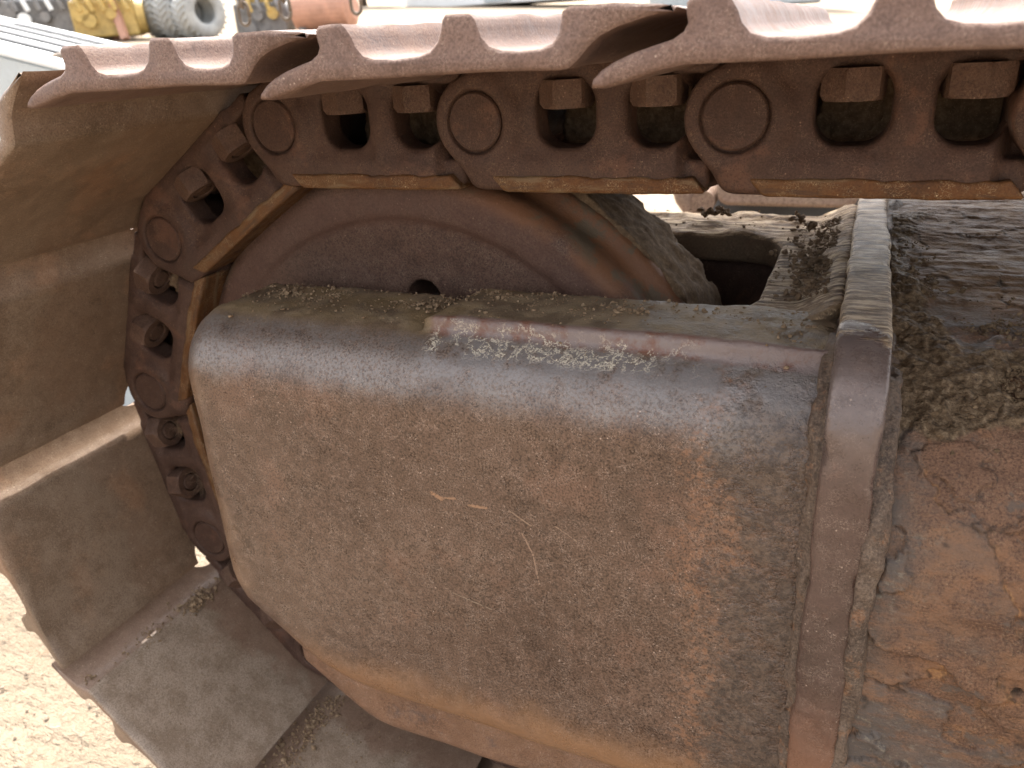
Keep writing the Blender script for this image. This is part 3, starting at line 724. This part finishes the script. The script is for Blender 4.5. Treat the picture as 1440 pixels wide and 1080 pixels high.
for i in range(160): pts.append((on_shoe(-5, rg.uniform(.03, .15), rg.uniform(-.19, 0), .0005), rg.uniform(.0004, .0014)))
for i in range(120): pts.append((on_shoe(-4, rg.uniform(.02, .15), rg.uniform(-.19, 0), .0004), rg.uniform(.0003, .0008)))
for i in range(22): pts.append((on_shoe(-4, rg.normal(.163, .004), rg.normal(-.185, .004)), rg.uniform(.0005, .002)))
lumps('soil_litter', pts, M_SOIL, label='dry soil litter lying in the seams of the lower track shoes', seed=5, flat=.9)
pts = []
for i in range(1600):
    x = rg.uniform(-1.3, -.30); y = rg.uniform(-.45, .5); pts.append(((x, y, G(x, y)-.006+rg.uniform(0, .006)), rg.choice([.002, .0035, .006, .010], p=[.5, .3, .15, .05])*.5))
lumps('pebbles', pts, soil('pale_pebbles', (.15, .11, .075), (.25, .20, .15), (.38, .33, .26)), label='small pale pebbles strewn over the sandy ground', seed=9)
# packed soil in some link windows
def pack_mesh():
    def fn(x, y, z): return np.sqrt((x/.020)**2+((y-.03)/.018)**2+(z/.018)**2)*.018-.018+fbm(x, y, z, 110, 4, 121)*.008
    P, Q = nets(fn, (-.032, -.005, -.032), (.032, .065, .032), .002, 1); return mesh_np('soil_filler', P, Q, M_MUD)
ME_PACK = pack_mesh()
def slab_mesh():  # soil slab added between link rows to stop light showing through the windows
    def fn(x, y, z): return rint(rint(np.abs(x-.11)-.065, np.abs(z-.006)-.032, .01), np.abs(y-.12)-.048, .01)+fbm(x, y, z, 60, 4, 131)*.010
    P, Q = nets(fn, (.03, .055, -.045), (.19, .185, .055), .004, 1); return mesh_np('soil_filler', P, Q, M_MUD)
ME_SLAB = slab_mesh()
lk = [o for o in track.children if o.name.startswith('track_link') and o.matrix_local.determinant() > 0]
for l_ in lk: link_obj('soil_filler', ME_SLAB, l_)
for i, nx, dz in ((7, .150, -.006), (8, .072, -.010), (8, .145, -.004), (10, .145, -.004), (6, .080, -.006), (5, .08, -.004), (7, .092, .002), (6, .146, -.008)):
    link_obj('soil_filler', ME_PACK, lk[i], loc=(nx, .012, dz))

def tuft_mesh(seed):
    rr = np.random.RandomState(seed); P = []; Q = []
    for i in range(110):
        b = rr.normal(0, .004, 3)*np.array([1.6, .6, 1]); d = rr.normal(0, 1, 3); d /= np.linalg.norm(d); d[1] -= .5; l = rr.uniform(.004, .012); sd_ = np.cross(d, rr.normal(0, 1, 3)); sd_ *= .00022/np.linalg.norm(sd_)
        mid = b+d*l*.5+rr.normal(0, .0012, 3); tip = b+d*l+rr.normal(0, .002, 3); k = len(P)
        P += [b-sd_, b+sd_, mid-sd_, mid+sd_, tip-sd_*.4, tip+sd_*.4]; Q += [[k, k+1, k+3, k+2], [k+2, k+3, k+5, k+4]]
    return mesh_np('root_tuft', np.array(P), np.array(Q), M_ROOT, False)
M_ROOT = plain('dry_roots', (.20, .12, .07), .8, .4, 90)
TUFT = [tuft_mesh(i) for i in range(3)]
for i, nx, ny, dz in ((7, .088, .022, -.004), (7, .152, .020, -.006), (8, .066, .020, -.006), (8, .088, .020, -.012), (8, .150, .02, -.006), (6, .080, .018, -.010), (6, .148, .02, -.010), (5, .086, .018, -.008), (9, .14, .02, -.008)):
    o = link_obj('root_tuft', TUFT[(i+int(nx*1000)) % 3], lk[i], loc=(nx, ny, dz)); o['kind'] = 'stuff'
# ------------------------------------------------------------------ background: yard
def cover():
    o_, U, V = Vector((-.876, .461, .04)), Vector((-.86, .042, .175)), Vector((-.625, .715, .035))
    root = empty('machine_cover', gz(-1.6, 1.0), 'light grey sheet metal machine cover with slotted top behind the track', 'cover')
    W_ = U.cross(V).normalized(); W_ = W_ if W_.z > 0 else -W_
    def slab(name, u0, u1, v0, v1, h0, h1, mat, down=False):
        bm = bmesh.new(); vs = []
        for h in (h0, h1):
            for a, b in ((u0, v0), (u1, v0), (u1, v1), (u0, v1)):
                p = o_+U*a+V*b+W_*h
                if down and h == h0: p.z = G(p.x, p.y)
                vs.append(bm.verts.new(p))
        for f_ in ((3, 2, 1, 0), (4, 5, 6, 7), (0, 1, 5, 4), (1, 2, 6, 5), (2, 3, 7, 6), (3, 0, 4, 7)): bm.faces.new([vs[i] for i in f_])
        if name != 'vent_slot': bmesh.ops.bevel(bm, geom=bm.edges[:], offset=.004, segments=2, affect='EDGES')
        rel(root, name, mesh_bm(name, bm, mat))
    slab('cover_body', 0, 1, 0, 1, -.02, -.012, M_GREY, True)
    slab('cover_lid', -.02, 1.02, -.012, 1.01, -.011, .006, M_WHITE)
    for i in range(4): slab('vent_slot', .06, .50, .10+i*.2, .21+i*.2, .0068, .0105, M_DARK)
    for dx in (0, .035):
        b = Vector((-.99+dx, .50+dx*.6, .045)); bm = bmesh.new()
        bm_tube(bm, [b+Vector((-.06, -.02, -.05)), b+Vector((-.035, -.015, -.01)), b+Vector((0, -.01, .015)), b+Vector((.05, 0, .02)), b+Vector((.09, .02, .0))], .009, 10)
        rel(root, 'hose', mesh_bm('hose', bm, M_CHAIN, True))
        bm = bmesh.new(); bm_cyl(bm, b+Vector((-.085, -.028, -.085)), b+Vector((-.055, -.02, -.045)), .014, None, 6); rel(root, 'hose_fitting', mesh_bm('hose_fitting', bm, M_CHAIN))
    bm = bmesh.new(); bm_box(bm, (-.925, .50, .045), (.035, .03, .07), None, .004); rel(root, 'valve_block', mesh_bm('valve_block', bm, M_WHITE))
def gz(x, y): return (x, y, G(x, y))
cover()
def tyre(loc, rad, wid, az, tilt, label):
    root = empty('tyre', loc, label, 'tyre', 'worn tyres in the yard'); n = 48
    root.rotation_euler = (tilt, 0, az)
    prof = [(-.42, .46), (-.5, .55), (-.54, .74), (-.49, .92), (-.38, .985), (0, 1.0), (.38, .985), (.49, .92), (.54, .74), (.5, .55), (.42, .46), (.3, .52), (0, .54), (-.3, .52)]
    bm = bmesh.new(); rings = []
    for i in range(n):
        a = 2*math.pi*i/n; rings.append([bm.verts.new((rad*p[1]*math.cos(a), wid*p[0], rad*p[1]*math.sin(a)+rad)) for p in prof])
    for i in range(n):
        A, B = rings[i], rings[(i+1) % n]
        for k in range(len(prof)): bm.faces.new((A[k], A[(k+1) % len(prof)], B[(k+1) % len(prof)], B[k]))
    link_obj('carcass', mesh_bm('carcass', bm, M_TYRE, True), root)
    b2 = bmesh.new(); bm_box(b2, (0, 0, 0), (.07*rad, wid*.56, .07*rad), Matrix.Rotation(.5, 3, 'Z'), .008); ml = mesh_bm('tread_lug', b2, M_TYRE)
    for i in range(26):
        for s in (-1, 1):
            a = 2*math.pi*(i+(.5 if s > 0 else 0))/26
            mw = Matrix.Translation((0, 0, rad)) @ Matrix.Rotation(-a, 4, 'Y') @ Matrix.Translation((rad*1.0, s*wid*.26, 0)) @ (Matrix.Diagonal((1, s, 1, 1)))
            link_obj('tread_lug', ml, root, mw=mw @ Matrix.Rotation(math.pi/2, 4, 'Y'))
tyre(gz(-9.30, 9.62), .38, .36, R(-100), 0, 'dusty tyre with its open hub in view, nearest to the hanging chains')
tyre(gz(-9.68, 9.62), .38, .36, R(-97), 0, 'dusty tyre in the middle of the row of three')
tyre(gz(-10.06, 9.64), .38, .36, R(-95), 0, 'dusty tyre at the end of the row beside the orange stand')
def engine(x, y, az, mat, mat2, s, label, seed, group='scrap engines on the yard'):
    root = empty('scrap_engine', gz(x, y), label, 'engine', group); root.rotation_euler = (0, 0, az); rr = random.Random(seed)
    def P_(nm, bm, mt): link_obj(nm, mesh_bm(nm, bm, mt), root)
    bm = bmesh.new(); bm_box(bm, (0, 0, .28*s), (.9*s, .5*s, .5*s), None, .03*s); P_('block', bm, mat)
    bm = bmesh.new(); bm_box(bm, (0, 0, .60*s), (.8*s, .34*s, .16*s), None, .02*s); P_('cylinder_head', bm, mat2)
    for i in range(5):
        bm = bmesh.new(); xx = (-.32+.16*i)*s; bm_tube(bm, [(xx, -.18*s, .62*s), (xx, -.30*s, .60*s), (xx, -.34*s, .5*s), (xx+.04*s, -.34*s, .38*s)], .035*s, 8); P_('manifold_pipe', bm, mat2 if i % 2 else mat)
    for i in range(3):
        bm = bmesh.new(); c = Vector((rr.uniform(-.4, .4)*s, -.27*s, rr.uniform(.12, .4)*s)); bm_cyl(bm, c, c+Vector((0, -.07*s, 0)), rr.uniform(.07, .13)*s, None, 20); P_('pulley', bm, mat if i else mat2)
    bm = bmesh.new(); bm_cyl(bm, (.45*s, 0, .3*s), (.56*s, 0, .3*s), .27*s, .24*s, 28); P_('flywheel_housing', bm, mat)
    bm = bmesh.new(); bm_cyl(bm, (-.2*s, .05*s, .72*s), (.1*s, .05*s, .72*s), .07*s, None, 16); P_('filter', bm, mat2)
    bm = bmesh.new(); bm_tube(bm, [(.1*s, .05*s, .74*s), (.25*s, -.05*s, .82*s), (.36*s, -.2*s, .7*s), (.3*s, -.3*s, .5*s)], .045*s, 10); P_('intake_hose', bm, M_DARK)
engine(-10.5, 8.95, R(40), M_YEL, M_YEL, 1.0, 'yellow painted scrap engine beside the tyres', 1)
engine(-11.2, 9.3, R(20), M_YEL, M_ENG, 1.15, 'yellow scrap engine with dark pipes, second from the tyres', 2)
engine(-11.3, 8.55, R(35), M_ENG, M_WHITE, 1.0, 'grey oily scrap engine with pale pipes left of the yellow ones', 3)
engine(-12.2, 8.4, R(15), M_ENG, M_ENG, 1.15, 'dark grey scrap engine at the far left of the pile', 4)
engine(-13.2, 10.6, R(50), M_WHITE, M_ENG, 1.3, 'pale scrap engine behind the grey ones', 5)
engine(-8.9, 10.6, R(30), M_ENG, M_YEL, .9, 'grey and yellow scrap engine behind the hanging chains', 6)
engine(-12.9, 8.3, R(60), M_ENG, M_YEL, 1.2, 'grey scrap engine with yellow head at the left end of the pile', 8)
engine(-12.3, 9.6, R(10), M_WHITE, M_ENG, 1.3, 'pale grey scrap engine behind the dark one', 9)
engine(-14.5, 11.6, R(30), M_ORG, M_WHITE, 1.4, 'orange scrap engine at the back of the pile', 7)
def frame_part():
    root = empty('hoist_stand', gz(-10.25, 8.9), 'orange painted steel A stand between the engines and the tyres', 'stand')
    for a, b in (((-.2, .1, 0), (0, 0, .55)), ((.2, -.1, 0), (0, 0, .55)), ((-.1, .05, .25), (.1, -.05, .25))):
        bm = bmesh.new(); bm_cyl(bm, a, b, .07, None, 4); link_obj('beam', mesh_bm('beam', bm, M_ORG), root)
frame_part()
def tank():
    root = empty('orange_tank', gz(-7.6, 10.5), 'faded orange cylinder tank lying behind the track', 'tank')
    bm = bmesh.new(); bm_cyl(bm, (-.5, 0, .42), (.35, .2, .42), .30, None, 28); link_obj('shell', mesh_bm('shell', bm, M_ORG, False), root)
    bm = bmesh.new(); bm_cyl(bm, (.35, .2, .42), (.42, .216, .42), .30, .18, 28); link_obj('end_cap', mesh_bm('end_cap', bm, M_ORG, False), root)
    for x in (-.35, .2):
        bm = bmesh.new(); bm_box(bm, (x, .05, .09), (.10, .5, .18)); link_obj('foot', mesh_bm('foot', bm, M_ENG), root)
tank()
def chain(x, y, zb, n, label, s=1.):
    root = empty('hanging_chain', (x, y, zb), label, 'chain', 'hanging chains behind the track')
    bm = bmesh.new(); pts = []
    for i in range(21):
        a = 2*math.pi*i/20; pts.append((.016*s*math.cos(a), 0, .022*s*math.sin(a)+(.010*s if math.sin(a) > 0 else -.010*s)))
    bm_tube(bm, pts, .0055*s, 8); ml = mesh_bm('chain_link', bm, M_CHAIN, True)
    for i in range(n):
        link_obj('chain_link', ml, root, mw=Matrix.Translation((0, 0, .03*s+i*.050*s)) @ Matrix.Rotation(R(90*(i % 2)+20), 4, 'Z') @ Matrix.Rotation(R(8*math.sin(i*2.1)), 4, 'Y'))
chain(-1.43, 1.53, .135, 12, 'rusty steel chain hanging nearest to the tyres', 1.0)
chain(-1.31, 1.58, .143, 12, 'rusty steel chain hanging in the middle of the three', 1.0)
chain(-1.11, 1.67, .146, 12, 'rusty steel chain hanging furthest from the tyres, by the tree', 1.0)
def hut(x, y, az, l, h, label, mat):
    root = empty('site_hut', gz(x, y), label, 'hut'); root.rotation_euler = (0, 0, az)
    bm = bmesh.new(); bm_box(bm, (0, 0, h/2), (l, 2.4, h), None, .03); link_obj('wall', mesh_bm('wall', bm, mat), root)
    bm = bmesh.new(); bm_box(bm, (0, 0, h+.06), (l+.2, 2.6, .12), None, .02); link_obj('roof', mesh_bm('roof', bm, M_GREY), root)
    for i in (-1, 1):
        bm = bmesh.new(); bm_box(bm, (i*l*.25, -1.21, h*.6), (.9, .04, .8), None, .005); link_obj('window', mesh_bm('window', bm, M_DARK), root)
    bm = bmesh.new(); bm_box(bm, (0, -1.21, h*.42), (.85, .05, h*.8), None, .005); link_obj('door', mesh_bm('door', bm, M_GREY), root)
hut(-11.6, 26, R(20), 6, 2.6, 'white site hut in the far yard with dark windows', M_WHITE)
hut(-4, 27, R(5), 5, 2.6, 'pale grey site hut in the far yard', M_GREY)
def tree():
    root = empty('tree', gz(-15.0, 22.9), 'small green tree in the far yard', 'tree'); rr = np.random.RandomState(3)
    bm = bmesh.new(); bm_tube(bm, [(0, 0, 0), (.05, 0, .8), (-.05, .05, 1.6), (0, 0, 2.6)], .12, 8); link_obj('trunk', mesh_bm('trunk', bm, M_BARK, True), root)
    n = 2600; c = rr.normal(0, 1, (n, 3)); c /= np.linalg.norm(c, axis=1, keepdims=True); c *= (rr.rand(n, 1)**.4)*np.array([1.1, 1.1, 1.5]); c += fbm(c[:, 0], c[:, 1], c[:, 2], 1.7, 2, 5)[:, None]*.5; c[:, 2] += 2.3
    a = rr.normal(0, .09, (n, 3)); b = rr.normal(0, .09, (n, 3))
    P = np.stack([c-a, c+b, c+a, c-b], 1).reshape(-1, 3); Q = np.arange(n*4).reshape(n, 4)
    link_obj('crown', mesh_np('crown', P, Q, M_LEAF, False), root)
tree()
def far_beam():
    root = empty('cross_member', (.1, 1.3, -.75), 'brown steel cross member glimpsed through the gap behind the yoke', 'beam')
    def fn(x, y, z): return rint(rint(np.abs(x-.225)-.155, np.abs(z+.17)-.172, .03), np.abs(y-1.39)-.09, .008)
    P, Q = nets(fn, (.05, 1.28, -.36), (.40, 1.50, .02), .01); rel(root, 'plate', mesh_np('plate', P, Q, M_BEAM))
    bm = bmesh.new(); bm_cyl(bm, (.04, 1.30, -.335), (.04, 1.42, -.325), .028, .026, 24); rel(root, 'boss', mesh_bm('boss', bm, M_BEAM, False))
    bm = bmesh.new(); bm_tube(bm, [(-.03, 1.33, -.26), (-.005, 1.33, -.33), (.03, 1.34, -.38), (.05, 1.34, -.45)], .028, 12); rel(root, 'bracket', mesh_bm('bracket', bm, M_BEAM, True))
    bm = bmesh.new(); bm_box(bm, (.27, 1.62, -.48), (.50, .30, .30), None, .03); rel(root, 'underside', mesh_bm('underside', bm, M_DARK))
far_beam()
